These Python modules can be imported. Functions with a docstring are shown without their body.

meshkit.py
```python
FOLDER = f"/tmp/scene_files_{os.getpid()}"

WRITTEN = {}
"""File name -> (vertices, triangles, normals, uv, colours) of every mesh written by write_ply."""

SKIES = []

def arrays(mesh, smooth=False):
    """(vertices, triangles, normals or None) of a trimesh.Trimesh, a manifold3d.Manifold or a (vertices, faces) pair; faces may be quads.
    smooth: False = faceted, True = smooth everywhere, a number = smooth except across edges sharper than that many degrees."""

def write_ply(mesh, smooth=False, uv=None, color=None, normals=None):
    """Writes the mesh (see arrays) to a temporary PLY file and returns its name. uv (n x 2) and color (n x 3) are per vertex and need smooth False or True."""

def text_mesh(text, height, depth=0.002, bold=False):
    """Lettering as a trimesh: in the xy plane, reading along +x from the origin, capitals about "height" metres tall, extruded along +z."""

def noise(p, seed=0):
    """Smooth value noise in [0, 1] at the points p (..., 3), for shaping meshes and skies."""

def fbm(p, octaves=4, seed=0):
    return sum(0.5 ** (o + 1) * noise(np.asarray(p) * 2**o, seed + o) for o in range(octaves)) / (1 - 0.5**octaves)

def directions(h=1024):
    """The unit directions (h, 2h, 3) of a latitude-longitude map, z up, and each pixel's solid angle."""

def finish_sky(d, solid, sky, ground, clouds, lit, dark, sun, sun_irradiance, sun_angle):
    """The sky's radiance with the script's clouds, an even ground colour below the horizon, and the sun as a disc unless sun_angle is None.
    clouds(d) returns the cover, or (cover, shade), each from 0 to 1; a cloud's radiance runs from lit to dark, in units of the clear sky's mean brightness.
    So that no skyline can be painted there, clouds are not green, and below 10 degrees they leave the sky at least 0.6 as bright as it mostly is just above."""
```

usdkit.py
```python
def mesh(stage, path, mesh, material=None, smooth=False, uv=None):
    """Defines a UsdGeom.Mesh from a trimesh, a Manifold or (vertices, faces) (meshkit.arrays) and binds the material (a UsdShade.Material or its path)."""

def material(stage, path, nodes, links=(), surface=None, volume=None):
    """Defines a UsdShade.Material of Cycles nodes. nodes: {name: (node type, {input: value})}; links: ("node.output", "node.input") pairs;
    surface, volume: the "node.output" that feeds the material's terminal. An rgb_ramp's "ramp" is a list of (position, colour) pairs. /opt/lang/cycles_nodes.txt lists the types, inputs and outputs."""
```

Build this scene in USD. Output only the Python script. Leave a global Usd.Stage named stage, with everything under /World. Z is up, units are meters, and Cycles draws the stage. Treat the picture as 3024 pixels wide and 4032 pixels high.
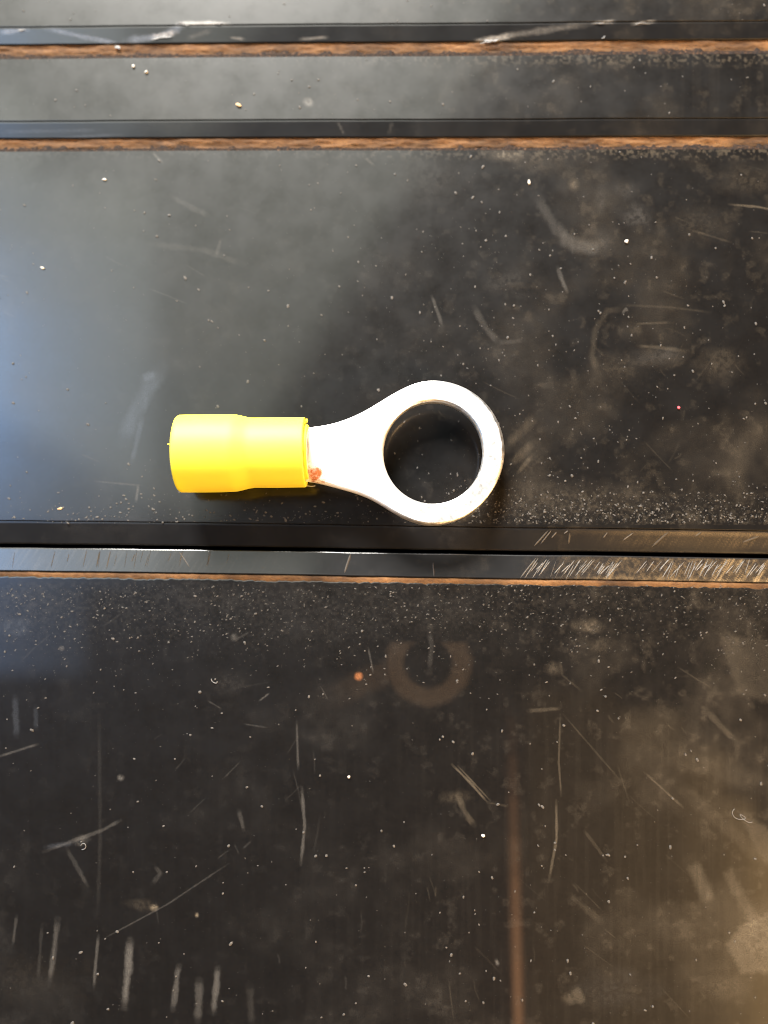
import math, random
import numpy as np, trimesh, usdkit, meshkit
from shapely.geometry import Polygon
from pxr import Usd, UsdGeom, UsdLux, UsdShade, Gf, Sdf, Vt

rng = np.random.default_rng(11)
stage = Usd.Stage.CreateInMemory()
UsdGeom.SetStageUpAxis(stage, UsdGeom.Tokens.z)
UsdGeom.SetStageMetersPerUnit(stage, 1.0)
UsdGeom.Xform.Define(stage, '/World')
stage.SetDefaultPrim(stage.GetPrimAtPath('/World'))
UsdGeom.Scope.Define(stage, '/World/Looks')

# ------------------------------------------------------------------ camera
FPX, CX, CY, DIST = 3259., 1512., 2016., .091      # focal length and centre in photograph pixels, metres to the worktop
def cam_basis(pitch, yaw, roll):
    f = np.array([-math.sin(yaw), math.sin(pitch), -1.0]); f /= np.linalg.norm(f)
    r = np.cross(f, [0, 1., 0]); r /= np.linalg.norm(r); u = np.cross(r, f)
    c, s = math.cos(roll), math.sin(roll)
    return f, r * c + u * s, u * c - r * s
CF, CR, CU = cam_basis(math.radians(5), math.radians(2.0588), math.radians(.9143))
CAM = -CF * DIST
def at(px, py, z=0.):                              # the point at height z seen at a pixel of the photograph
    d = CF + CR * (px - CX) / FPX - CU * (py - CY) / FPX
    return CAM + d * (z - CAM[2]) / d[2]
def to_px(p):
    q = np.asarray(p) - CAM; w = q @ CF
    return CX + FPX * (q @ CR) / w, CY - FPX * (q @ CU) / w
cam = UsdGeom.Camera.Define(stage, '/World/camera')
cam.AddTransformOp().Set(Gf.Matrix4d(*CR, 0, *CU, 0, *(-CF), 0, *CAM, 1))
cam.CreateHorizontalApertureAttr(36.0); cam.CreateVerticalApertureAttr(48.0)
cam.CreateFocalLengthAttr(36.0 * FPX / 3024)
cam.CreateClippingRangeAttr(Gf.Vec2f(.005, 100))
cam.CreateFStopAttr(13.0); cam.CreateFocusDistanceAttr(.0880)
cam.CreateExposureAttr(0.0)

# ------------------------------------------------------------------ lamps (the room above the worktop)
def over(px, py, Z):                               # the point at height Z whose mirror image in the worktop stands at a pixel
    p = at(px, py); d = p - CAM
    return p + np.array([d[0], d[1], -d[2]]) * Z / -d[2]
def rect(name, a, b, depth, color, power):         # a lamp facing down: one edge from a to b, the rest to the right of a->b
    a, b = np.asarray(a), np.asarray(b); y = b - a; L = np.linalg.norm(y[:2]); y = y / L
    x = np.array([y[1], -y[0], 0]); c = (a + b) / 2 + x * depth / 2
    l = UsdLux.RectLight.Define(stage, '/World/' + name)
    l.AddTransformOp().Set(Gf.Matrix4d(*x, 0, *y, 0, 0, 0, 1, 0, *c, 1))
    l.CreateWidthAttr(abs(float(depth))); l.CreateHeightAttr(float(L)); l.CreateColorAttr(Gf.Vec3f(*color)); l.CreateIntensityAttr(power)
    l.CreateNormalizeAttr(False)
    return l
def aimed(name, pos, target, w, h, color, power):
    p, t = np.array(pos, float), np.array(target, float); z = p - t; z /= np.linalg.norm(z)
    x = np.cross([0, 0, 1.], z); x /= np.linalg.norm(x); y = np.cross(z, x)
    l = UsdLux.RectLight.Define(stage, '/World/' + name)
    l.AddTransformOp().Set(Gf.Matrix4d(*x, 0, *y, 0, *z, 0, *p, 1))
    l.CreateWidthAttr(w); l.CreateHeightAttr(h); l.CreateColorAttr(Gf.Vec3f(*color)); l.CreateIntensityAttr(power); l.CreateNormalizeAttr(False)
    return l
Z1 = .8
e0, e1 = over(1660, 640, Z1), over(1090, 1600, Z1); dv = (e1 - e0)
GREYL = np.array([1.92, 1.98, 1.70])
rect('ceiling_light', e0 - dv * 1.3, e0 + dv * 1.5, 1.6, GREYL / 2.05, 2.05)
wx, wy, n = [-1000, -160, -60, 30, 120, 220, 330, 450, 600], [350, 700, 950, 1200, 1450, 1700, 1900, 2060, 2300, 2650, 3100], 0
for i in range(len(wx) - 1):                       # window light split into added tiles that dim outwards, grading its reflection
    for j in range(len(wy) - 1):
        xc, yc = (max(wx[i], -150) + wx[i + 1]) / 2, (wy[j] + wy[j + 1]) / 2
        b = 1.75 * math.exp(-(xc + 80) / 260) * math.exp(-((yc - 1450) / (470 if yc < 1450 else 600)) ** 2)
        if b < .02: continue
        c = (GREYL if yc < 2060 else GREYL * .12) + b * np.array([1.1, 2.6, 5.6]) + (np.array([.55, .8, 1.35]) * math.exp(-max(xc, 0) / 300) if yc > 2060 else 0)
        a0, a1 = over(wx[i + 1], wy[j + 1], Z1 * .7), over(wx[i + 1], wy[j], Z1 * .7)
        rect('window_tile' + (f'_{n:03d}' if n else ''), a0, a1, -(wx[i + 1] - wx[i]) / FPX * (DIST + Z1 * .7), c / c.max(), float(c.max())); n += 1
ys = [2820, 2980, 3140, 3300, 3460, 3620, 3780, 4700]
for k in range(7):  # added strips of light; their mirror image draws the orange streak
    rect('added_light_strip' + (f'_{k:03d}' if k else ''), over(2030 + (ys[k + 1] - 2820) * .022 - 30, ys[k + 1], .06), over(2030 + (ys[k] - 2820) * .022 - 30, ys[k], .06), .0013, (1.0, .46, .20), [.3, .8, 1.5, 2.3, 3.1, 3.7, 4.2][k] * 1.25)
for k, (x, x2, y0, y1, p) in enumerate([(2075, 2420, 5200, 2700, .35), (2420, 2680, 5200, 2800, .65), (2680, 2860, 5200, 2950, 1.1), (2860, 2960, 5200, 3150, 1.9), (2960, 3700, 5200, 3300, 3.2)]):  # added warm panels overhead; their reflection browns the right side
    rect('added_warm_panel' + (f'_{k:03d}' if k else ''), over(x, y0, .5), over(x, y1, .5), (x2 - x) / FPX * (DIST + .5), (1.0, .60, .23), p)
aimed('work_lamp', (.26, -.17, .15), (0, 0, 0), .07, .07, (1.0, .60, .26), 150.0)
aimed('ceiling_lamp', (-.35, 1.45, .95), (0, 0, 0), .6, .6, (1.0, .96, .90), 150.0)

# ------------------------------------------------------------------ helpers
def unique(path):
    if not stage.GetPrimAtPath(path): return path
    k = 1
    while stage.GetPrimAtPath(f'{path}_{k:03d}'): k += 1
    return f'{path}_{k:03d}'
def tag(o, **kw):
    p = o.GetPrim() if hasattr(o, 'GetPrim') else o
    for k, v in kw.items(): p.SetCustomDataByKey(k, v)
    return p
def obj(name, mesh, mat, parent=None, smooth=False):
    base = str(parent.GetPath()) if parent is not None else '/World'
    return usdkit.mesh(stage, unique(base + '/' + name), mesh, mat, smooth=smooth).GetPrim()
def group(name, loc=(0, 0, 0)):
    x = UsdGeom.Xform.Define(stage, unique('/World/' + name))
    if any(loc): x.AddTranslateOp().Set(Gf.Vec3d(*map(float, loc)))
    return x.GetPrim()
def primvar(prim, name, values, kind):
    pv = UsdGeom.PrimvarsAPI(prim).CreatePrimvar(name, kind, 'vertex')
    pv.Set(Vt.FloatArray.FromNumpy(np.asarray(values, np.float32)) if kind == Sdf.ValueTypeNames.FloatArray else Vt.Vec3fArray.FromNumpy(np.asarray(values, np.float32)))
def mat(name, nodes, links, surface='p.BSDF'):
    return usdkit.material(stage, '/World/Looks/' + name, nodes, links, surface=surface)

# ------------------------------------------------------------------ materials
def lacquer(name, base, coat_r, base_r):
    return mat(name, {
        'g': ('geometry', {}), 'cov': ('attribute', {'attribute': 'grime_and_reflection'}), 'tint': ('attribute', {'attribute': 'grime_and_reflection_color'}),
        'n1': ('noise_texture', {'scale': 9000., 'detail': 3., 'roughness': .6}),
        'n2': ('noise_texture', {'scale': 260., 'detail': 5., 'roughness': .6}),
        'spk': ('map_range', {'from_min': .30, 'from_max': .70, 'to_min': .35, 'to_max': 1.65}),
        'cm': ('math', {'math_type': 'multiply', 'use_clamp': True}),
        'c': ('mix_color', {'a': base}),
        'r': ('map_range', {'from_min': .3, 'from_max': .7, 'to_min': base_r - .05, 'to_max': base_r + .07}),
        'rc': ('map_range', {'from_min': 0., 'from_max': .5, 'to_min': coat_r, 'to_max': .5}),
        'cw': ('map_range', {'from_min': 0., 'from_max': .5, 'to_min': 1., 'to_max': .25}),
        'b': ('bump', {'strength': .025, 'distance': .00002}),
        'p': ('principled_bsdf', {'specular_ior_level': .2, 'coat_weight': 1., 'coat_ior': 1.45})},
        [('g.position', 'n1.vector'), ('g.position', 'n2.vector'), ('n1.fac', 'spk.value'), ('spk.result', 'cm.value1'), ('cov.fac', 'cm.value2'),
         ('cm.value', 'c.fac'), ('tint.color', 'c.b'), ('c.result', 'p.base_color'), ('n2.fac', 'r.value'), ('r.result', 'p.roughness'),
         ('cov.fac', 'rc.value'), ('rc.result', 'p.coat_roughness'), ('cov.fac', 'cw.value'), ('cw.result', 'p.coat_weight'),
         ('n1.fac', 'b.height'), ('b.normal', 'p.normal')])
M_FACE = lacquer('black_lacquer', (.005, .0046, .0045), .10, .33)
M_NEAR = lacquer('black_lacquer_near', (.005, .0046, .0045), .035, .33)
M_BEVEL = lacquer('black_lacquer_edge', (.006, .006, .0065), .10, .40)
M_RAW = mat('raw_wood', {
    'g': ('geometry', {}), 'm': ('mapping', {'scale': (1500., 2600., 2600.)}), 'n': ('noise_texture', {'scale': 1., 'detail': 5., 'roughness': .65}),
    'n2': ('noise_texture', {'scale': 190., 'detail': 3.}), 'm2': ('mapping', {'scale': (1., .3, .3)}),
    'r': ('rgb_ramp', {'ramp': [(.25, (.06, .026, .009)), (.45, (.11, .05, .017)), (.62, (.135, .064, .022)), (.8, (.22, .12, .05))]}),
    'd': ('map_range', {'from_min': .36, 'from_max': .56, 'to_min': .5, 'to_max': 1.0}),
    'mm': ('mix_color', {'blend_type': 'multiply', 'fac': 1.}), 'b': ('bump', {'strength': .7, 'distance': .00012}), 'p': ('principled_bsdf', {'roughness': .75, 'specular_ior_level': .2})},
    [('g.position', 'm.vector'), ('m.vector', 'n.vector'), ('g.position', 'm2.vector'), ('m2.vector', 'n2.vector'), ('n2.fac', 'd.value'), ('n.fac', 'r.fac'), ('r.color', 'mm.a'), ('d.result', 'mm.b'),
     ('mm.result', 'p.base_color'), ('n.fac', 'b.height'), ('b.normal', 'p.normal')])
M_CHIP = mat('chipped_edge', {'g': ('geometry', {}), 'n': ('noise_texture', {'scale': 3000., 'detail': 3.}), 'r': ('rgb_ramp', {'ramp': [(.4, (.010, .007, .006)), (.62, (.03, .016, .009)), (.8, (.16, .08, .04))]}),
    'p': ('principled_bsdf', {'roughness': .8, 'specular_ior_level': .1})}, [('g.position', 'n.vector'), ('n.fac', 'r.fac'), ('r.color', 'p.base_color')])
M_CORE = mat('dark_core', {'p': ('principled_bsdf', {'base_color': (.006, .006, .006), 'roughness': .8, 'specular_ior_level': .1})}, [])
def dust_mat(name, a, b, rough=.7):
    return mat(name, {'g': ('geometry', {}), 'r': ('rgb_ramp', {'ramp': [(0., a), (.72, tuple(.7 * x + .3 * y for x, y in zip(a, b))), (1., b)]}), 'p': ('principled_bsdf', {'roughness': rough})},
               [('g.random_per_island', 'r.fac'), ('r.color', 'p.base_color')])
M_DUST = dust_mat('dust', (.06, .053, .045), (.50, .43, .35))
M_WHITE = dust_mat('pale_flake', (.6, .55, .48), (.7, .66, .6))
M_TORN = dust_mat('torn_lacquer', (.16, .155, .15), (.42, .40, .38), .5)
M_TAN = dust_mat('tan_crumb', (.62, .40, .20), (.68, .46, .24))
M_PINK = dust_mat('pink_crumb', (.75, .10, .12), (.8, .14, .14))
M_SCR = mat('scratched_lacquer', {'g': ('geometry', {}), 'r': ('rgb_ramp', {'ramp': [(0., (.04, .028, .016)), (1., (.26, .16, .07))]}), 'p': ('principled_bsdf', {'roughness': .45, 'specular_ior_level': .5})},
            [('g.random_per_island', 'r.fac'), ('r.color', 'p.base_color')])

# ------------------------------------------------------------------ worktop: four black boards with bevels, raw edges, chips
def seg(px, py, pts):                              # distance to a polyline in pixels, and the fraction along it
    best, frac = np.full(px.shape, 1e9), np.zeros(px.shape); n = len(pts) - 1
    for k in range(n):
        (ax, ay), (bx, by) = pts[k], pts[k + 1]; dx, dy = bx - ax, by - ay
        t = np.clip(((px - ax) * dx + (py - ay) * dy) / (dx * dx + dy * dy), 0, 1)
        d = np.hypot(px - ax - t * dx, py - ay - t * dy); m = d < best
        best[m] = d[m]; frac[m] = (k + t[m]) / n
    return best, frac
WARM, GREY, BLUE, RING_REFLECTION = (.40, .32, .22), (.40, .37, .33), (.38, .42, .50), (.26, .17, .10)
STREAKS = [  # points, width, strength, colour, taper at ends
    ([(2110, 770), (2190, 900), (2230, 935)], 44, .09, GREY), ([(2200, 930), (2270, 965), (2370, 985)], 62, .13, GREY), ([(2195, 1050), (2212, 1100), (2235, 1152)], 16, .16, GREY),
    ([(1700, 1165), (1720, 1220), (1742, 1285)], 14, .13, GREY), ([(1868, 1210), (1910, 1290), (1965, 1350)], 26, .10, GREY), ([(1965, 1350), (2060, 1340)], 20, .06, GREY),
    ([(2460, 1215), (2390, 1225), (2345, 1300), (2330, 1400), (2360, 1480)], 26, .06, WARM), ([(2510, 1362), (2600, 1368), (2690, 1382)], 14, .10, WARM), ([(2500, 1275), (2640, 1270)], 10, .09, WARM),
    ([(2440, 1200), (2640, 1210), (2800, 1230)], 10, .05, WARM), ([(2450, 1235), (2465, 1215), (2470, 1225)], 8, .2, GREY), ([(2870, 805), (2990, 815), (3060, 830)], 10, .2, WARM),
    ([(490, 1740), (520, 1650), (570, 1560), (635, 1450)], 66, .10, BLUE), ([(520, 1820), (560, 1640)], 22, .12, BLUE), ([(560, 1490), (610, 1470)], 26, .10, BLUE),
    ([(3040, 1640), (2930, 1760), (2890, 1880), (2960, 2010)], 90, .05, WARM), ([(1990, 1760), (2060, 1690), (2110, 1640)], 40, .08, WARM), ([(2010, 1830), (2060, 1780), (2100, 1740)], 34, .08, WARM), ([(2040, 1860), (2090, 1800)], 16, .12, WARM),
    ([(670, 770), (760, 820), (820, 850)], 22, .06, GREY), ([(590, 960), (800, 985), (960, 1040)], 26, .05, GREY), ([(850, 1010), (870, 940)], 12, .07, GREY), ([(545, 1910), (535, 1975)], 10, .2, GREY), ([(370, 1895), (560, 1912)], 8, .10, GREY),
    ([(1470, 650), (1440, 620)], 14, .12, GREY), ([(600, 600), (640, 640)], 10, .15, GREY), ([(1330, 480), (1355, 530)], 9, .2, GREY), ([(1545, 480), (1530, 530)], 12, .12, GREY),
    ([(180, 112), (330, 145), (480, 176)], 20, .30, BLUE), ([(490, 162), (640, 140), (720, 102)], 30, .30, BLUE), ([(600, 146), (690, 128)], 22, .6, GREY), ([(700, 92), (900, 92)], 18, .35, GREY), ([(0, 128), (110, 118)], 18, .5, BLUE),
    ([(910, 148), (960, 154)], 14, .4, GREY), ([(740, 150), (830, 120)], 20, .12, GREY), ([(1880, 165), (2020, 138), (2330, 92)], 26, .22, GREY), ([(1870, 168), (2010, 142)], 26, .55, GREY), ([(2330, 92), (2420, 84)], 14, .4, GREY), ([(2490, 95), (2580, 84)], 14, .4, GREY), ([(1180, 155), (1290, 146)], 12, .3, GREY), ([(0, 520), (400, 512)], 16, .10, BLUE), ([(60, 555), (480, 530)], 16, .12, BLUE),
    # lower board
    ([(228, 3620), (214, 3740), (196, 3860)], 24, .17, GREY), ([(388, 3680), (368, 3890)], 13, .15, GREY), ([(512, 3700), (504, 3820), (488, 3965)], 32, .24, GREY), ([(704, 3800), (680, 3975)], 24, .20, GREY),
    ([(786, 3860), (778, 4020)], 30, .15, GREY), ([(858, 3810), (840, 3990)], 25, .20, GREY), ([(66, 3605), (50, 3720)], 13, .10, GREY), ([(165, 3640), (150, 3860)], 14, .05, GREY), ([(985, 3880), (990, 4032)], 30, .05, GREY),
    ([(1168, 2840), (1174, 3030)], 8, .14, GREY), ([(1188, 3100), (1200, 3250), (1184, 3405)], 13, .17, GREY), ([(400, 3700), (660, 3560), (900, 3400)], 6, .11, GREY), ([(170, 3355), (400, 3270), (475, 3230)], 14, .12, GREY), ([(180, 3335), (290, 3320)], 22, .07, BLUE),
    ([(262, 3340), (345, 3490)], 18, .08, GREY), ([(940, 3190), (960, 3270)], 16, .08, GREY), ([(610, 3410), (630, 3440), (600, 3480)], 18, .07, GREY), ([(60, 2740), (64, 2900)], 24, .07, BLUE), ([(140, 2780), (143, 2870)], 20, .05, BLUE), ([(-10, 2980), (150, 2930)], 10, .14, GREY),
    ([(960, 2850), (1050, 2865)], 8, .08, GREY), ([(1020, 2760), (1060, 2730)], 6, .2, GREY), ([(390, 2810), (395, 3300), (385, 3600)], 16, .03, GREY), ([(820, 2760), (870, 2790)], 8, .09, GREY),
    ([(1450, 2550), (1470, 2650)], 7, .15, GREY), ([(1780, 3010), (1850, 3080), (1920, 3160)], 10, .26, WARM), ([(1802, 3015), (1930, 3152)], 7, .2, WARM), ([(1920, 3160), (2000, 3175)], 8, .07, WARM), ([(2206, 2810), (2200, 3000), (2210, 3135)], 8, .16, WARM),
    ([(2190, 3150), (2192, 3300), (2160, 3475)], 10, .18, WARM), ([(2536, 3040), (2690, 3180)], 9, .14, WARM), ([(2080, 2798), (2205, 2790)], 16, .12, WARM), ([(2215, 2810), (2440, 3070)], 8, .06, WARM), ([(2205, 2600), (2215, 2660), (2290, 2720)], 9, .06, WARM),
    ([(1800, 3130), (1830, 3200), (1865, 3250)], 24, .13, WARM), ([(2780, 2800), (2900, 2920)], 24, .09, WARM), ([(2240, 3520), (2380, 3640)], 26, .06, WARM), ([(1955, 3780), (1960, 3800)], 14, .25, GREY), ([(2260, 3890), (2300, 3950)], 34, .14, WARM),
    ([(2300, 3270), (2390, 3390)], 12, .07, WARM), ([(2720, 3390), (2800, 3560)], 60, .13, WARM), ([(2650, 3070), (3040, 3420)], 60, .045, WARM), ([(2560, 2950), (3040, 3100)], 80, .04, WARM), ([(1690, 2490), (1700, 2540), (1690, 2640)], 20, .06, GREY),
]
_h = random.Random(9)
for _ in range(90):                               # fine hairline scratches, in loose families
    fx, fy, fa = _h.choice([(2500, 3100, -.8), (2300, 3500, -.9), (1500, 3200, -1.5), (700, 3000, .7), (2200, 1400, -.9), (2700, 1000, -.3), (500, 1100, -.5), (600, 2600, .5), (2650, 2600, -.7), (1400, 3700, -1.4), (2800, 1900, .8)])
    x, y, a, L = _h.gauss(fx, 330), _h.gauss(fy, 260), fa + _h.gauss(0, .18), _h.choice([40, 60, 90, 160])
    if (y < 2060 < y + L) or (2060 < y < 2310) or y < 620: continue
    STREAKS.append(([(x, y), (x + L * .5 * math.cos(a) + _h.gauss(0, 3), y - L * .5 * math.sin(a)), (x + L * math.cos(a), y - L * math.sin(a))], _h.choice([5, 6, 8]), _h.uniform(.015, .065), GREY if x < 1500 else WARM))
BLOBS = [  # x, y, rx, ry, strength, colour
    (2510, 850, 75, 60, .09, GREY), (2470, 745, 60, 40, .05, GREY), (2370, 955, 55, 45, .08, GREY), (2365, 790, 28, 70, .06, GREY), (2260, 725, 26, 30, .22, WARM), (1990, 610, 90, 26, .22, WARM), (2120, 640, 120, 60, .06, WARM),
    (2430, 1450, 130, 70, .06, WARM), (2830, 1440, 110, 80, .07, WARM), (2600, 1400, 120, 40, .06, GREY), (2000, 1110, 120, 60, .05, GREY), (2240, 1960, 420, 70, .06, WARM), (2750, 880, 140, 90, .05, WARM), (2950, 700, 160, 70, .06, WARM),
    (2100, 1820, 90, 120, .05, WARM), (1700, 700, 160, 110, .035, GREY), (1215, 405, 22, 22, .3, GREY), (2310, 2465, 60, 32, .20, WARM), (2360, 2540, 70, 30, .07, WARM), (1790, 3140, 60, 30, .09, WARM), (900, 2690, 90, 60, .03, GREY),
    (475, 3062, 14, 14, .22, GREY), (243, 2553, 11, 11, .3, GREY), (922, 2510, 16, 16, .2, GREY), (607, 3572, 20, 15, .4, WARM), (775, 3603, 9, 12, .45, WARM), (60, 2470, 70, 40, .06, BLUE), (320, 3310, 30, 20, .12, GREY), (560, 3560, 60, 30, .06, WARM),
    (2990, 3690, 120, 160, .08, WARM), (2420, 3900, 200, 90, .03, GREY), (2850, 3880, 120, 60, .07, WARM), (2240, 3930, 40, 26, .12, WARM), (1830, 2040, 30, 20, .05, WARM),
    (2180, 2635, 40, 30, .12, WARM), (100, 3860, 300, 120, .02, WARM), (760, 490, 300, 30, .02, GREY)]
PATCHES = [  # warm-toned patches with an edge of their own
    ([(2835, 2500), (3100, 2520), (3100, 2790), (2905, 2730), (2870, 2620)], .10, WARM), ([(2885, 3185), (3100, 3300), (3100, 3420), (3000, 3400), (2950, 3290)], .14, WARM), ([(2860, 3720), (2920, 3640), (3100, 3560), (3100, 3830), (2920, 3830)], .20, WARM), ([(2850, 3440), (2880, 3420), (3000, 3640), (2950, 3650)], .12, WARM)]
def smooth(x, a, b):
    t = np.clip((x - a) / (b - a), 0, 1); return t * t * (3 - 2 * t)
def grime_and_reflection(pts, lacq=1.):
    px, py = to_px(pts)
    q = np.stack([px / 260, py / 260, np.zeros_like(px)], -1)
    f1, f2, f3 = meshkit.fbm(q, 5, 3), meshkit.fbm(q * 6 + 7, 4, 5), meshkit.fbm(q * 24 + 3, 3, 9)
    drag = meshkit.fbm(np.stack([px / 14, py / 330, px * 0], -1), 3, 17)     # wiping direction
    right = smooth(px, 900, 2600)
    cov = .003 + .020 * right * smooth(f1, .46, .72) * (.4 + 1.2 * f2) + .02 * smooth(f1, .5, .8) * f2
    cov += .035 * smooth(f2, .60, .78) * f3 * (.3 + right) + .005 * (.3 + right) * smooth(drag, .45, .75) * (.12 + smooth(py, 2500, 3000) + smooth(px, 2500, 2800) * (1 - smooth(py, 400, 640)))
    hatch = meshkit.fbm(np.stack([(px + .62 * py) / 7, py / 120, px * 0], -1), 3, 23)
    line = py - (px - 1512) * .0155
    be = smooth(line, 2176, 2184) * (1 - smooth(line, 2266, 2272))
    cov += be * smooth(px, 1980, 2700) * (.05 + .5 * smooth(hatch, .55, .80) * smooth(f1, .3, .6) + .12 * smooth(f3, .4, .7)) + be * smooth(px, 2060, 2500) * smooth(line, 2245, 2268) * .22 * f3  # bevel scratches, with a reflected glow painted in as extra cover
    cov += be * (1 - smooth(px, 300, 1500)) * .05 * smooth(hatch, .48, .8)
    be = smooth(line, 2070, 2078) * (1 - smooth(line, 2110, 2150))
    cov += be * smooth(px, 2150, 2800) * (.10 * smooth(hatch, .5, .8) + .16 * (1 - smooth(line, 2080, 2100)) + .04)
    low = smooth(py, 2280, 2300) * (1 - smooth(py, 2330, 2680))
    cov += .018 * low * smooth(f3, .35, .75)
    cov += .05 * smooth(py, 1880, 2060) * (1 - smooth(py, 2064, 2068)) * smooth(px, 1700, 2100) * smooth(f3, .45, .75)
    for y0 in (214, 586):
        cov += .10 * smooth(py, y0 - 5, y0 + 4) * (1 - smooth(py, y0 + 8, y0 + 60)) * smooth(f3, .45, .75) * (.3 + right)
    col = np.empty((len(px), 3)); col[:] = GREY; bevel_glow = smooth(line, 2060, 2068) * (1 - smooth(line, 2266, 2272))
    w = right[:, None]; col = col * (1 - w) + np.array(WARM) * w; w = (bevel_glow * smooth(px, 1900, 2300))[:, None]; col = col * (1 - w) + np.array((.48, .31, .14)) * w  # warm light on the bevels put into the cover colour
    wob = (f3 - .5) * 26 + (f2 - .5) * 30
    def add(a, c):
        nonlocal cov, col
        t = (a / (cov + a + 1e-6))[:, None]; col = col * (1 - t) + np.array(c) * t; cov = cov + a
    for pts2, wd, s, c in STREAKS:
        xs, ys = [p[0] for p in pts2], [p[1] for p in pts2]
        m = (px > min(xs) - 80) & (px < max(xs) + 80) & (py > min(ys) - 80) & (py < max(ys) + 80)
        if not m.any(): continue
        d, t = seg(px[m], py[m], pts2)
        d = d + np.minimum(wd / 40, 1) * wob[m] * .6
        a = np.zeros(len(px)); a[m] = s * (1 - smooth(d, wd * .12, wd * .68)) * (smooth(t, 0, .18) * (1 - smooth(t, .82, 1)) * .8 + .2) * (.7 + .6 * f3[m]) * (.6 + .8 * drag[m]) * (.6 if py[m].mean() > 300 else 1.)
        add(a, c)
    for x, y, rx, ry, s, c in BLOBS:
        m = (abs(px - x) < rx * 2.2) & (abs(py - y) < ry * 2.2)
        if not m.any(): continue
        r = np.hypot((px[m] - x) / rx, (py[m] - y) / ry) + ((f2[m] - .5) * 1.1 + (f3[m] - .5) * .7) * min(rx / 30, 1)
        a = np.zeros(len(px)); a[m] = s * (1 - smooth(r, .15, 1.25)) * (.45 + .9 * smooth(f3[m], .3, .75)) * .65
        add(a, c)
    for poly, s, c in PATCHES:
        xs, ys = [p[0] for p in poly], [p[1] for p in poly]
        m = (px > min(xs) - 30) & (px < max(xs) + 30) & (py > min(ys) - 30) & (py < max(ys) + 30)
        if not m.any(): continue
        inside = np.full(m.sum(), 1e9)
        for k in range(len(poly)):
            (ax, ay), (bx, by) = poly[k], poly[(k + 1) % len(poly)]; L = math.hypot(bx - ax, by - ay)
            inside = np.minimum(inside, ((bx - ax) * (py[m] - ay) - (by - ay) * (px[m] - ax)) / L)
        a = np.zeros(len(px)); a[m] = .45 * s * smooth(inside + (f3[m] - .5) * 14, -14, 14) * (.7 + .5 * f3[m])
        add(a, c)
    # the mirrored ring of the terminal, a reflection painted into the board colour
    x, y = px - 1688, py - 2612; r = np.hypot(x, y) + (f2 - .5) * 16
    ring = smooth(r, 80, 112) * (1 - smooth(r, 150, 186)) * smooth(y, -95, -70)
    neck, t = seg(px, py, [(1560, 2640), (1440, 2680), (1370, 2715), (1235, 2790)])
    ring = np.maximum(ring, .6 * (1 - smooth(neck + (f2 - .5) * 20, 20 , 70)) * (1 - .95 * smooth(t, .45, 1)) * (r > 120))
    add(.055 * ring * (.85 + .3 * f3), RING_REFLECTION)
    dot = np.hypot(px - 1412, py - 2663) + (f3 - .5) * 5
    add(.36 * (1 - smooth(dot, 6, 22)), (.55, .20, .07))  # orange spot of the same reflection, painted in
    cov = np.clip(cov * .75 * lacq, 0, .95)
    return cov, col

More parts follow.
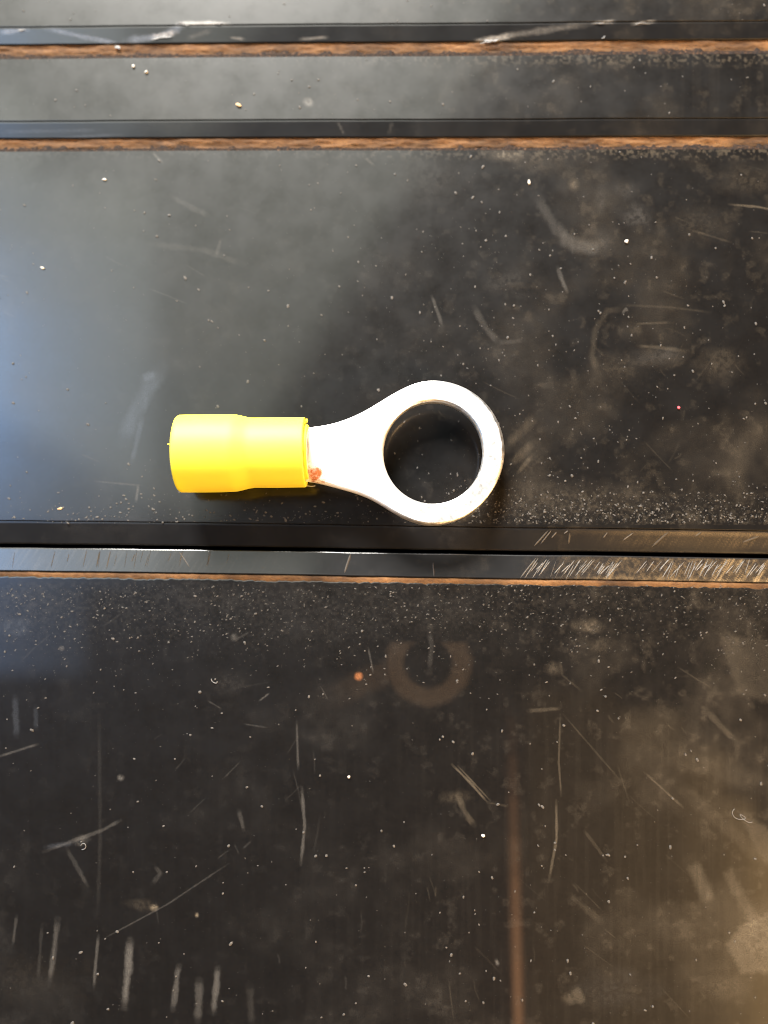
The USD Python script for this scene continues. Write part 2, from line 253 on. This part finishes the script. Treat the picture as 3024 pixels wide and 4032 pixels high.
XA, XB = -.058, .056
def sheet(lines, nx, wob=None):
    """A sheet along x through profile lines [(y, z), ...]; wob(k, x) moves line k in y."""
    xs = np.linspace(XA, XB, nx); V = []; wave = (meshkit.fbm(np.stack([xs * 70, xs * 0 + 3.3, xs * 0], -1), 4, 61) - .5) * .00022
    for k, (y, z) in enumerate(lines):
        dy, dz = (wob(k, xs) if wob else (0, 0)); V.append(np.stack([xs, y + dy + wave, z + dz + 0 * xs], -1))
    V = np.concatenate(V); n = nx; F = []
    a = np.arange(n - 1)
    for k in range(len(lines) - 1):                # lines run from +y to -y
        p, q = k * n + a, (k + 1) * n + a
        F += [np.stack([p, q, q + 1], -1), np.stack([p, q + 1, p + 1], -1)]
    return V, np.concatenate(F)
def lin(a, b, n):
    return [(a[0] + (b[0] - a[0]) * t, a[1] + (b[1] - a[1]) * t) for t in np.linspace(0, 1, n)]
def ynz(py, z=0.): return float(at(1512, py, z)[1])
def place(name, lines, nx, m, parent, dirty=True, wob=None, lacq=1., smooth_=True):
    V, F = sheet(lines, nx, wob)
    o = obj(name, (V, F), m, parent, smooth=smooth_)
    if dirty:
        c, t = grime_and_reflection(V, lacq); primvar(o, 'grime_and_reflection', c, Sdf.ValueTypeNames.FloatArray); primvar(o, 'grime_and_reflection_color', t, Sdf.ValueTypeNames.Color3fArray)
    return o
def chip(seed, amp, fine=900., z=0.):
    def w(k, xs):
        n1 = meshkit.fbm(np.stack([xs * fine, xs * 0 + k * .0, xs * 0], -1), 4, seed); n2 = meshkit.fbm(np.stack([xs * fine * 4, xs * 0, xs * 0], -1), 3, seed + 3)
        return (smooth(n1, .45, .75) * 1.3 + (n2 - .4) * .5) * amp, 0
    return w
worktop = group('worktop'); tag(worktop, kind='structure', label='worn glossy black lacquered boards with raw wooden edge lines', category='worktop')
G = .00075                                         # depth of a groove
def round_edge(y, z, sgn, n=5, r=.00012):          # small rounding of an arris
    return [(y + sgn * r * math.sin(t), z - r * (1 - math.cos(t))) for t in np.linspace(0, .9, n)]
def board(top, lines_y, nx, ny, seed, label, groove=True):
    face_end, bev_end, raw_end, chip_end = lines_y
    yf = ynz(face_end)
    face = place('board', lin((top, 0), (yf, 0), ny) + round_edge(yf, 0, -1)[1:], nx, M_FACE, worktop)
    tag(face, label=label)
    yb = ynz(bev_end, -.0005)
    s = round_edge(yf, 0, -1)[-1]
    def hollow(k, xs): return (0, -.00004 * math.sin(math.pi * min(k, 25) / 25))
    place('bevel', [(s[0] - .00004, s[1] - .00005)] + lin((s[0] - .0001, s[1] - .00003), (yb, -.00050), 26)[1:] + [(yb - .00006, -.00058), (yb - .00008, -.0007)], nx // 2, M_BEVEL, face, lacq=.8)
    if groove:
        yr, yc = ynz(raw_end, -G), ynz(chip_end, 0)
        def wr(k, xs):
            n = meshkit.fbm(np.stack([xs * 500, xs * 0 + k * .35, xs * 0], -1), 4, seed)
            return (0, (n - .5) * .00025 * (0 < k < 9))
        place('raw_edge', lin((yb - .00005, -.00066), (yr - .0001, -G), 10), 900, M_RAW, face, dirty=False, wob=wr, smooth_=True)
        V, F = sheet([(yr, -G - .0004), (yr - .00008, -G + .00012), ((yr + yc) / 2, -.00035), (yc - .00005, -.00004), (yc - .0004, -.00003)], 1400,
                     lambda k, xs: ((smooth(meshkit.fbm(np.stack([xs * 1100, xs * 0 + k * .3, xs * 0], -1), 4, seed + 5), .42, .75) * .00042 - .00012) * (0 < k < 4), 0))
        obj('chipped_edge', (V, F), M_CHIP, face, smooth=40)
        return yc
    return yb
top = .0700
yA = board(top, (90, 163, 207, 222), 900, 110, 21, 'black board strip at the far edge with a scuffed bevel')
yB = board(yA, (467, 538, 579, 592), 1000, 150, 31, 'narrow black board between the two raw wooden grooves')
yC = board(yB, (2066, 2158, 0, 0), 1400, 720, 41, 'wide black board that carries the ring terminal', groove=False)
# the dark gap, then the near board: bevel up, raw line, face
yg = ynz(2158, -.0005); yh = ynz(2178, -.0004)
gap = place('gap', [(yg + .0003, -.0006), (yg - .00002, -.0030), (yh - .0001, -.0030), (yh, -.0006)], 3, M_CORE, worktop, dirty=False)
yl = ynz(2269, 0.); yo1, yo2 = ynz(2273), ynz(2295)
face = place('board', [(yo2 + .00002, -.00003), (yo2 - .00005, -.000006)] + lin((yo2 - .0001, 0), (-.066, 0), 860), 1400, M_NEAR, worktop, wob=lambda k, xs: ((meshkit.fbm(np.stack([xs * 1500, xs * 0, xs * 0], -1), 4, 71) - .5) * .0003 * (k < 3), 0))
tag(face, label='near black board below the dark gap, with a faint ring-shaped reflection painted in')
place('bevel', [(yh + .00010, -.0009), (yh + .00004, -.00048)] + lin((yh, -.00042), (yl + .0001, -.00006), 26) + [(yl, -.00004), (yl - .00004, -.00012), (yl - .00006, -.0004)], 900, M_BEVEL, face, lacq=.8)
place('raw_edge', [(yo1 + .00010, -.0004), (yo1 + .00002, -.00015), ((yo1 + yo2) / 2, -.00009), (yo2 - .0001, -.00014)], 1200, M_RAW, face, dirty=False,
      wob=lambda k, xs: (0, (meshkit.fbm(np.stack([xs * 900, xs * 0 + k, xs * 0], -1), 3, 77) - .5) * .00010))

# scratches: shallow raised burrs of lacquer, each a thin prism on the surface
def ribbon(pts, w, h=.00002):
    pts = np.asarray(pts, float); n = len(pts); t = np.gradient(pts, axis=0); t /= np.linalg.norm(t, axis=1, keepdims=True)
    s = np.stack([t[:, 1], -t[:, 0], t[:, 2] * 0], -1); ww = w / 2 * np.minimum(1, .15 + 2.2 * np.sin(np.linspace(0, np.pi, n)))[:, None]
    V = np.concatenate([pts + s * ww, pts + [0, 0, h], pts - s * ww]); a = np.arange(n - 1)
    F = np.concatenate([np.stack([a, a + n, a + n + 1], -1), np.stack([a, a + n + 1, a + 1], -1), np.stack([a + n, a + 2 * n, a + 2 * n + 1], -1), np.stack([a + n, a + 2 * n + 1, a + n + 1], -1)])
    return trimesh.Trimesh(V, F, process=False)
def on_line(x0, y0, x1, y1, zf, n=6):
    P = []
    for t in np.linspace(0, 1, n):
        p = at(x0 + (x1 - x0) * t, y0 + (y1 - y0) * t); p[2] = zf(p[1]) + .000012; P.append(p)
    return P
def z_c(y):                                        # height of the wide board's bevel
    yf = ynz(2066); yb = ynz(2158, -.0005); return float(np.interp(-y, [-yf, -yb], [-.00003, -.0005]))
def z_d(y): return float(np.interp(-y, [-yh, -yl], [-.00042, -.00006]))
R = random.Random(5)
cs, ds = [], []
for x, y0, y1, dx, w in [(2160, 2088, 2150, -55, 9), (2172, 2088, 2142, -42, 7), (2193, 2094, 2118, -20, 7), (2236, 2090, 2102, -14, 6), (2495, 2098, 2128, -40, 7), (2632, 2096, 2152, -60, 13), (2394, 2096, 2118, -18, 7), (2762, 2096, 2112, -22, 8), (2990, 2112, 2135, -60, 12), (2245, 2098, 2140, -4, 10)]:
    cs.append(ribbon(on_line(x, y0, x + dx, y1, z_c), w * 1.8e-5))
for x, y0, y1, dx, w in [(2113, 2197, 2277, -65, 9), (2122, 2197, 2277, -56, 7), (2156, 2200, 2260, -42, 7), (2164, 2202, 2256, -34, 5), (2291, 2202, 2272, -50, 7), (2266, 2204, 2262, -46, 5), (2346, 2202, 2268, -58, 8), (2336, 2202, 2258, -48, 6), (2454, 2204, 2276, -64, 8), (2580, 2208, 2252, -34, 6), (2385, 2226, 2264, -30, 5), (2700, 2210, 2280, -66, 8), (1380, 2180, 2256, -24, 13), (1705, 2215, 2272, 4, 7), (430, 2168, 2240, -12, 8), (700, 2170, 2235, 46, 7)] + \
        [(R.uniform(2110, 3030), R.uniform(2200, 2225), R.uniform(2240, 2285), R.uniform(-48, -22), R.uniform(2.5, 5.5)) for _ in range(60)] + [(R.uniform(0, 900), R.uniform(2160, 2185), R.uniform(2210, 2245), R.uniform(-14, -4), R.uniform(2, 5)) for _ in range(22)]:
    y1 = min(y1, 2278 + (x - 1512) * .016)
    ds.append(ribbon(on_line(x, y0, x + dx, y1, z_d), w * 1.7e-5))
boards = [p for p in worktop.GetChildren() if p.GetName().startswith('board')]
tag(obj('scratches', trimesh.util.concatenate(cs), M_SCR, boards[2]), kind='stuff')
tag(obj('scratches', trimesh.util.concatenate(ds), M_SCR, boards[3]), kind='stuff')
# torn lacquer along the far bevel
ta = []
for (x0, y0, x1, y1, w) in [(590, 146, 690, 130, 12), (440, 168, 480, 178, 12), (60, 120, 110, 116, 10), (1880, 165, 1990, 144, 14), (700, 94, 760, 96, 9), (2340, 90, 2400, 86, 8), (2500, 93, 2570, 86, 8), (2370, 140, 2390, 136, 8), (840, 95, 880, 92, 7)]:
    P = []
    n = 14; k = R.random() * 50
    for t in np.linspace(0, 1, n):
        p = at(x0 + (x1 - x0) * t, y0 + (y1 - y0) * t + (meshkit.noise(np.array([t * 5 + k, 0, 0])) - .5) * w * .9); yf = ynz(90); p[2] = (0 if p[1] > yf else max(-.0005, -(yf - p[1]) * .22)) + .00002; P.append(p)
    for j in range(3):
        a = R.randint(0, 5); ta.append(ribbon(np.array(P[a:a + R.randint(6, 9)]) + [0, (j - 1) * w * .7e-5, 0], w * R.uniform(.5, 1.0) * 1.3e-5))
tag(obj('scratches', trimesh.util.concatenate(ta), M_TORN, boards[0]), kind='stuff')

# ------------------------------------------------------------------ dust: irregular flakes lying on the boards
ICO = trimesh.creation.icosphere(subdivisions=0)
def flakes(n, sampler, lo, hi, aspect, power=3.):
    V, F, k = [], [], 0
    while k < n:
        x, y, ang = sampler()
        p = at(x, y)
        if (2062 < y - (x - 1512) * .0 < 2300) or (85 < y < 226) or (462 < y < 596): continue
        s = lo + (hi - lo) * rng.random() ** power; a = 1 + (aspect - 1) * rng.random()
        v = ICO.vertices * (1 + .45 * (rng.random((len(ICO.vertices), 1)) - .5)) * [s * a, s, s * .35]
        c, sn = math.cos(ang), math.sin(ang); v = v @ np.array([[c, sn, 0], [-sn, c, 0], [0, 0, 1]])
        V.append(v + [p[0], p[1], s * .30]); F.append(ICO.faces + 12 * k); k += 1
    return trimesh.Trimesh(np.concatenate(V), np.concatenate(F), process=False)
def field(px, py):
    if px < 1512 and py > 2250: return .45
    if px > 1512 and py < 2100: return 1.55
    if px > 2100 and py > 2300: return 2.2
    return 2.4 if px < 1512 else 1.6
def uni():
    x, y = rng.uniform(-60, 3084), rng.uniform(-60, 4092); return x, y, field(x, y) + rng.normal(0, .5)
def lowtop():
    x = rng.uniform(-60, 3084); return x, 2304 + abs(rng.normal(0, 170)) , .45 + rng.normal(0, .5)
def upright():
    return rng.uniform(1750, 3060), 2060 - abs(rng.normal(0, 75)), rng.uniform(0, 3.14)
def mid():
    return rng.normal(2150, 520), rng.normal(1500, 420), 1.8 + rng.normal(0, .6)
def neargap():
    return rng.uniform(0, 3024), 2060 - abs(rng.normal(0, 60)), rng.normal(0, .6)
parts = [flakes(3000, uni, .000018, .00016, 1.9, 7.5), flakes(3600, lowtop, .000012, .00008, 2.4, 4.), flakes(1700, upright, .000013, .00010, 1.9, 4.5), flakes(1400, mid, .000013, .00010, 2., 5.), flakes(600, neargap, .00002, .00012, 2., 3.)]
tag(obj('dust', trimesh.util.concatenate(parts), M_DUST), kind='stuff', label='fine pale dust specks scattered over the black boards', category='dust')
# larger crumbs one can point to
def crumb(x, y, rx, ry, ang, m, label, name='crumb'):
    p = at(x, y); u = trimesh.creation.icosphere(subdivisions=2)
    n = meshkit.fbm(u.vertices * 2.2 + x, 3, 3)[:, None]
    s = 1.7e-5; v = u.vertices * (.05 + 1.8 * n) * [rx * s, ry * s, min(rx, ry) * s * .6]
    c, sn = math.cos(ang), math.sin(ang); v = v @ np.array([[c, sn, 0], [-sn, c, 0], [0, 0, 1]])
    v[:, 2] -= v[:, 2].min(); o = obj(name, (v + p, u.faces), m, smooth=True)
    tag(o, label=label, category='crumb'); return o
crumb(940, 416, 17, 10, -.4, M_TAN, 'tan crumb on the narrow board between the grooves')
crumb(526, 263, 10, 11, 0, M_WHITE, 'left white crumb of a pair below the far groove')
crumb(577, 286, 11, 10, 0, M_WHITE, 'right white crumb of a pair below the far groove')
crumb(236, 2003, 14, 6, .35, M_TAN, 'thin tan crumb lying left of the sleeve near the board edge')
crumb(2672, 1606, 8, 9, 0, M_PINK, 'tiny pink crumb alone to the right of the metal ring')
crumb(2083, 720, 8, 15, .1, M_WHITE, 'upright white crumb on the wide board under the groove, top right')
crumb(1374, 3058, 9, 8, .5, M_WHITE, 'bright white crumb on the near board below the painted orange reflection')
crumb(1902, 3290, 10, 9, .3, M_WHITE, 'white crumb on the near board left of the orange streak')
crumb(168, 1056, 14, 7, -.4, M_WHITE, 'white crumb at the left side of the wide board, under the bluish sheen')
crumb(413, 708, 13, 7, 0, M_WHITE, 'flat white crumb on the wide board just below the near groove')
crumb(2466, 952, 11, 10, 0, M_WHITE, 'white crumb beside the grey smear at upper right')
def tube(P, r, n=6):
    P = np.asarray(P, float); t = np.gradient(P, axis=0); t /= np.linalg.norm(t, axis=1, keepdims=True)
    s = np.cross(t, [0, 0, 1.]); s /= np.linalg.norm(s, axis=1, keepdims=True); u = np.cross(s, t)
    a = np.linspace(0, 2 * np.pi, n, endpoint=False)
    V = np.concatenate([P + r * (s * math.cos(k) + u * math.sin(k)) for k in a]); m = len(P); i = np.arange(m - 1); F = []
    for k in range(n):
        p, q = k * m + i, ((k + 1) % n) * m + i; F += [np.stack([p, q, q + 1], -1), np.stack([p, q + 1, p + 1], -1)]
    return V, np.concatenate(F)
def curve(keys, r, n=40):
    keys = np.array(keys, float); tt = np.linspace(0, len(keys) - 1, n); from_ = np.arange(len(keys))
    from scipy.interpolate import CubicSpline
    c = CubicSpline(from_, keys)(tt); return np.array([at(x, y, r + .00006 * h) for x, y, h in c])
o = obj('lint_fibre', tube(curve([(2893, 3185, 0), (2885, 3205, .6), (2905, 3225, 1), (2935, 3222, .3), (2915, 3208, 1.2), (2930, 3228, .5), (2962, 3236, 0)], .00003), .000024), M_TORN, smooth=True)
tag(o, label='curled pale lint fibre near the right edge of the near board', category='lint')
o = obj('lint_fibre', tube(curve([(832, 2672, 0), (838, 2685, .4), (850, 2690, .5), (855, 2682, .3)], .00004), .000042), M_TORN, smooth=True)
tag(o, label='tiny white curled shaving on the near board, left of the painted ring reflection', category='lint')
o = obj('lint_fibre', tube(curve([(318, 3330, 0), (332, 3322, .3), (338, 3335, .6), (322, 3345, .2)], .00003), .000035), M_TORN, smooth=True)
tag(o, label='small pale curl at the end of a smear, lower left', category='lint')

# ------------------------------------------------------------------ the ring terminal
S = 1 / 37.4e3
M_TIN = mat('tinned_copper', {
    'g': ('geometry', {}), 'n': ('noise_texture', {'scale': 1600., 'detail': 4., 'roughness': .6}), 'n2': ('noise_texture', {'scale': 1500., 'detail': 6., 'roughness': .75}),
    'd': ('vector_math', {'math_type': 'distance', 'vector2': tuple(at(1244, 1862, .0038))}),
    'near': ('map_range', {'from_min': .0001, 'from_max': .0022, 'to_min': .31, 'to_max': -.25}),
    'sum': ('math', {'math_type': 'add'}), 'k': ('map_range', {'from_min': .50, 'from_max': .72, 'to_min': 0., 'to_max': 1.}),
    'r': ('map_range', {'from_min': .3, 'from_max': .7, 'to_min': .34, 'to_max': .5}),
    'c': ('mix_color', {'a': (.95, .94, .92), 'b': (.42, .13, .045)}), 'mt': ('map_range', {'from_min': 0., 'from_max': 1., 'to_min': .12, 'to_max': .05}),
    'b': ('bump', {'strength': .03, 'distance': .00003}), 'p': ('principled_bsdf', {})},
    [('g.position', 'n.vector'), ('g.position', 'n2.vector'), ('g.position', 'd.vector1'), ('d.value', 'near.value'), ('near.result', 'sum.value1'), ('n2.fac', 'sum.value2'), ('sum.value', 'k.value'),
     ('k.result', 'c.fac'), ('c.result', 'p.base_color'), ('k.result', 'mt.value'), ('mt.result', 'p.metallic'), ('n.fac', 'r.value'), ('r.result', 'p.roughness'), ('n.fac', 'b.height'), ('b.normal', 'p.normal')])
M_VINYL = mat('yellow_vinyl', {
    'g': ('geometry', {}), 'n': ('noise_texture', {'scale': 900., 'detail': 3.}), 'b': ('bump', {'strength': .10, 'distance': .00004}),
    'p': ('principled_bsdf', {'base_color': (.92, .77, .055), 'roughness': .6, 'subsurface_weight': .15, 'subsurface_scale': .0006, 'subsurface_radius': (1., .6, .1), 'specular_ior_level': .5})},
    [('g.position', 'n.vector'), ('n.fac', 'b.height'), ('b.normal', 'p.normal')])
R1, R2 = .00412, .00372
zL, zR = R1, R1 - .00036                            # the axis dips towards the ring, whose tip touches the board
A, B = at(706, 1787, zL), at(1204, 1781, zR)
ax = B - A; LEN = np.linalg.norm(ax); ax /= LEN
sy = np.cross([0, 0, 1.], ax); sy /= np.linalg.norm(sy); sz = np.cross(ax, sy)
term = group('ring_terminal', (B[0], B[1], 0)); ORG = np.array([B[0], B[1], 0])
tag(term, label='ring terminal with yellow insulated sleeve and tinned metal ring, lying on the wide black board', category='ring terminal')
def revolve(prof, n=96, squash=None):
    prof = np.asarray(prof, float); a = np.linspace(0, 2 * np.pi, n, endpoint=False); m = len(prof)
    V = np.concatenate([A + ax * x0 + (sy * math.cos(t) + sz * math.sin(t)) * r0 for x0, r0 in prof for t in a for _ in (0,)]).reshape(-1, 3)
    F = []; i = np.arange(n); j = (i + 1) % n
    for k in range(m - 1):
        p, q = k * n, (k + 1) * n; F += [np.stack([p + i, q + i, q + j], -1), np.stack([p + i, q + j, p + j], -1)]
    return V - ORG, np.concatenate(F)[:, ::-1]
mm = .001
T0, T1 = LEN * .42, LEN * .60
prof = [(.4 * mm, R1 - .75 * mm), (.02 * mm, R1 - .55 * mm), (0, R1 - .30 * mm), (.05 * mm, R1 - .10 * mm), (.22 * mm, R1), ]
for t in np.linspace(0, 1, 12): prof.append((.5 * mm + (T0 - .5 * mm) * t, R1 + .03 * mm * math.sin(t * 3.1)))
for t in np.linspace(.1, 1, 12): prof.append((T0 + (T1 - T0) * t, R1 - (R1 - R2) * (t * t * (3 - 2 * t))))
for t in np.linspace(.1, 1, 10): prof.append((T1 + (LEN - .15 * mm - T1) * t, R2 + .03 * mm * math.sin(t * 3)))
prof += [(LEN - .04 * mm, R2 - .04 * mm), (LEN, R2 - .12 * mm), (LEN, R2 - .62 * mm), (LEN - .4 * mm, R2 - .68 * mm), (LEN * .5, R2 - .7 * mm), (.4 * mm, R1 - .75 * mm)]
sl = obj('insulating_sleeve', revolve(prof), M_VINYL, term, smooth=35)
def nub(p, s):
    u = trimesh.creation.icosphere(subdivisions=2); v = u.vertices * (1 + .5 * (meshkit.noise(u.vertices * 2 + 9)[:, None] - .5)) * s
    obj('moulding_nub', (v + p - ORG, u.faces), M_VINYL, sl, smooth=True)
nub(at(664, 1749, R1), [.00016, .00008, .0001]); nub(at(1208, 1656, R1 + .001), [.00012, .00022, .0002])
# inner collar and barrel
q = R2 - .75 * mm
obj('inner_collar', revolve([(LEN - 1 * mm, q), (LEN + .25 * mm, q - .02 * mm), (LEN + .33 * mm, q - .1 * mm), (LEN + .33 * mm, q - .4 * mm), (LEN - 1 * mm, q - .45 * mm)]), M_VINYL, term, smooth=35)
obj('barrel', revolve([(2 * mm, q - .5 * mm), (LEN + .15 * mm, q - .46 * mm), (LEN + .28 * mm, q - .6 * mm), (LEN + .28 * mm, q - 1.3 * mm), (2 * mm, q - 1.3 * mm), (2 * mm, q - .5 * mm)]), M_TIN, term, smooth=35)
# ring tongue from the outline seen in the photograph, unprojected to the tongue's plane
OUT = [(1196, 1683), (1237, 1681), (1301, 1668), (1361, 1648), (1421, 1624), (1482, 1591), (1542, 1551), (1602, 1519), (1662, 1500), (1717, 1496), (1783, 1506), (1843, 1531), (1904, 1577), (1946, 1629), (1973, 1686), (1986, 1742), (1988, 1784),
       (1979, 1842), (1961, 1892), (1930, 1942), (1891, 1988), (1843, 2027), (1789, 2053), (1723, 2067), (1668, 2066), (1620, 2054), (1566, 2029), (1512, 1994), (1451, 1962), (1391, 1938), (1325, 1920), (1256, 1900), (1196, 1892)]
TOP_L, TOP_R = .0040, .0033                       # height of the tongue's top at the neck and at the tip
def top_z(x): return TOP_L + (TOP_R - TOP_L) * np.clip((x - ORG[0]) / .0205, -.1, 1.1)
def tongue_pt(px, py):
    z = .0030
    for _ in range(4): p = at(px, py, z); z = float(top_z(p[0])) + ROLL * (HC - p[1])
    return p
ROLL = .045; HC = at(1705, 1781, .003)[1]          # rolled a little: the near rim sits higher
from scipy.interpolate import splprep, splev
tck, _ = splprep(np.array([tongue_pt(*p)[:2] for p in OUT]).T * 1e3, s=.02, k=3); outl = np.array(splev(np.linspace(0, 1, 320), tck)).T * 1e-3
th = np.linspace(0, 2 * np.pi, 144, endpoint=False); hole = np.array([tongue_pt(1705 + 196 * math.cos(t), 1782 + 200 * math.sin(t))[:2] for t in th])
def inset(P, d):
    t = np.roll(P, -1, 0) - np.roll(P, 1, 0); n = np.stack([-t[:, 1], t[:, 0]], -1); n /= np.linalg.norm(n, axis=1, keepdims=True)
    area = np.sum(P[:, 0] * np.roll(P[:, 1], -1) - P[:, 1] * np.roll(P[:, 0], -1)); return P + n * d * (1 if area > 0 else -1)
TH = .00105
LAY = [(-TH, .00016), (-TH + .0001, .00003), (-TH + .00022, 0), (-.00034, 0), (-.00020, .00004), (-.00008, .00014), (0, .00030)]
V, F, nv = [], [], 0
for P, sg in ((outl, 1), (hole, -1)):
    n = len(P); i = np.arange(n); j = (i + 1) % n; area = np.sum(P[:, 0] * np.roll(P[:, 1], -1) - P[:, 1] * np.roll(P[:, 0], -1))
    flip = (area < 0) != (sg < 0)
    for k, (z, d) in enumerate(LAY):
        Q = inset(P, d * sg); V.append(np.column_stack([Q, np.full(n, z)]))
        if k:
            a, b = nv + (k - 1) * n, nv + k * n; f = np.concatenate([np.stack([a + i, a + j, b + j], -1), np.stack([a + i, b + j, b + i], -1)]); F.append(f[:, ::-1] if flip else f)
    nv += n * len(LAY)
for z, d, up in ((0, .00030, True), (-TH, .00016, False)):
    cap = trimesh.creation.triangulate_polygon(Polygon(inset(outl, d), [inset(hole, -d)]), engine='earcut')
    cap = trimesh.Trimesh(np.column_stack([cap[0], np.full(len(cap[0]), z)]), cap[1], process=False)
    if (cap.face_normals[:, 2].mean() > 0) != up: cap.invert()
    V.append(cap.vertices); F.append(cap.faces + nv); nv += len(cap.vertices)
tm = trimesh.Trimesh(np.concatenate(V), np.concatenate(F), process=False); tm.merge_vertices(digits_vertex=9)
vv, ff = trimesh.remesh.subdivide_to_size(tm.vertices, tm.faces, .0009, max_iter=12); tm = trimesh.Trimesh(vv, ff); tm.merge_vertices(digits_vertex=9)
v = np.array(tm.vertices); x, y = v[:, 0] - ORG[0], v[:, 1] - B[1]
crown = (1 - smooth(x, .0002, .0062)) * (.0007 * np.clip(1 - (y / .0030) ** 2, -.3, 1))
v[:, 2] += top_z(v[:, 0]) + ROLL * smooth(x, .002, .011) * (HC - v[:, 1]) + crown + (meshkit.fbm(v * 260, 3, 8) - .5) * .00010
print('tongue lowest', v[:, 2].min(), 'triangles', len(tm.faces))
obj('ring_tongue', (v - ORG, tm.faces), M_TIN, term, smooth=40)
w0 = [at(1209 + t * 32, 1913 + 1.5 * math.sin(t * 3), .0030) - ORG for t in np.linspace(0, 1, 8)]
obj('wire_whisker', tube(w0, .00003), M_TIN, term, smooth=True)
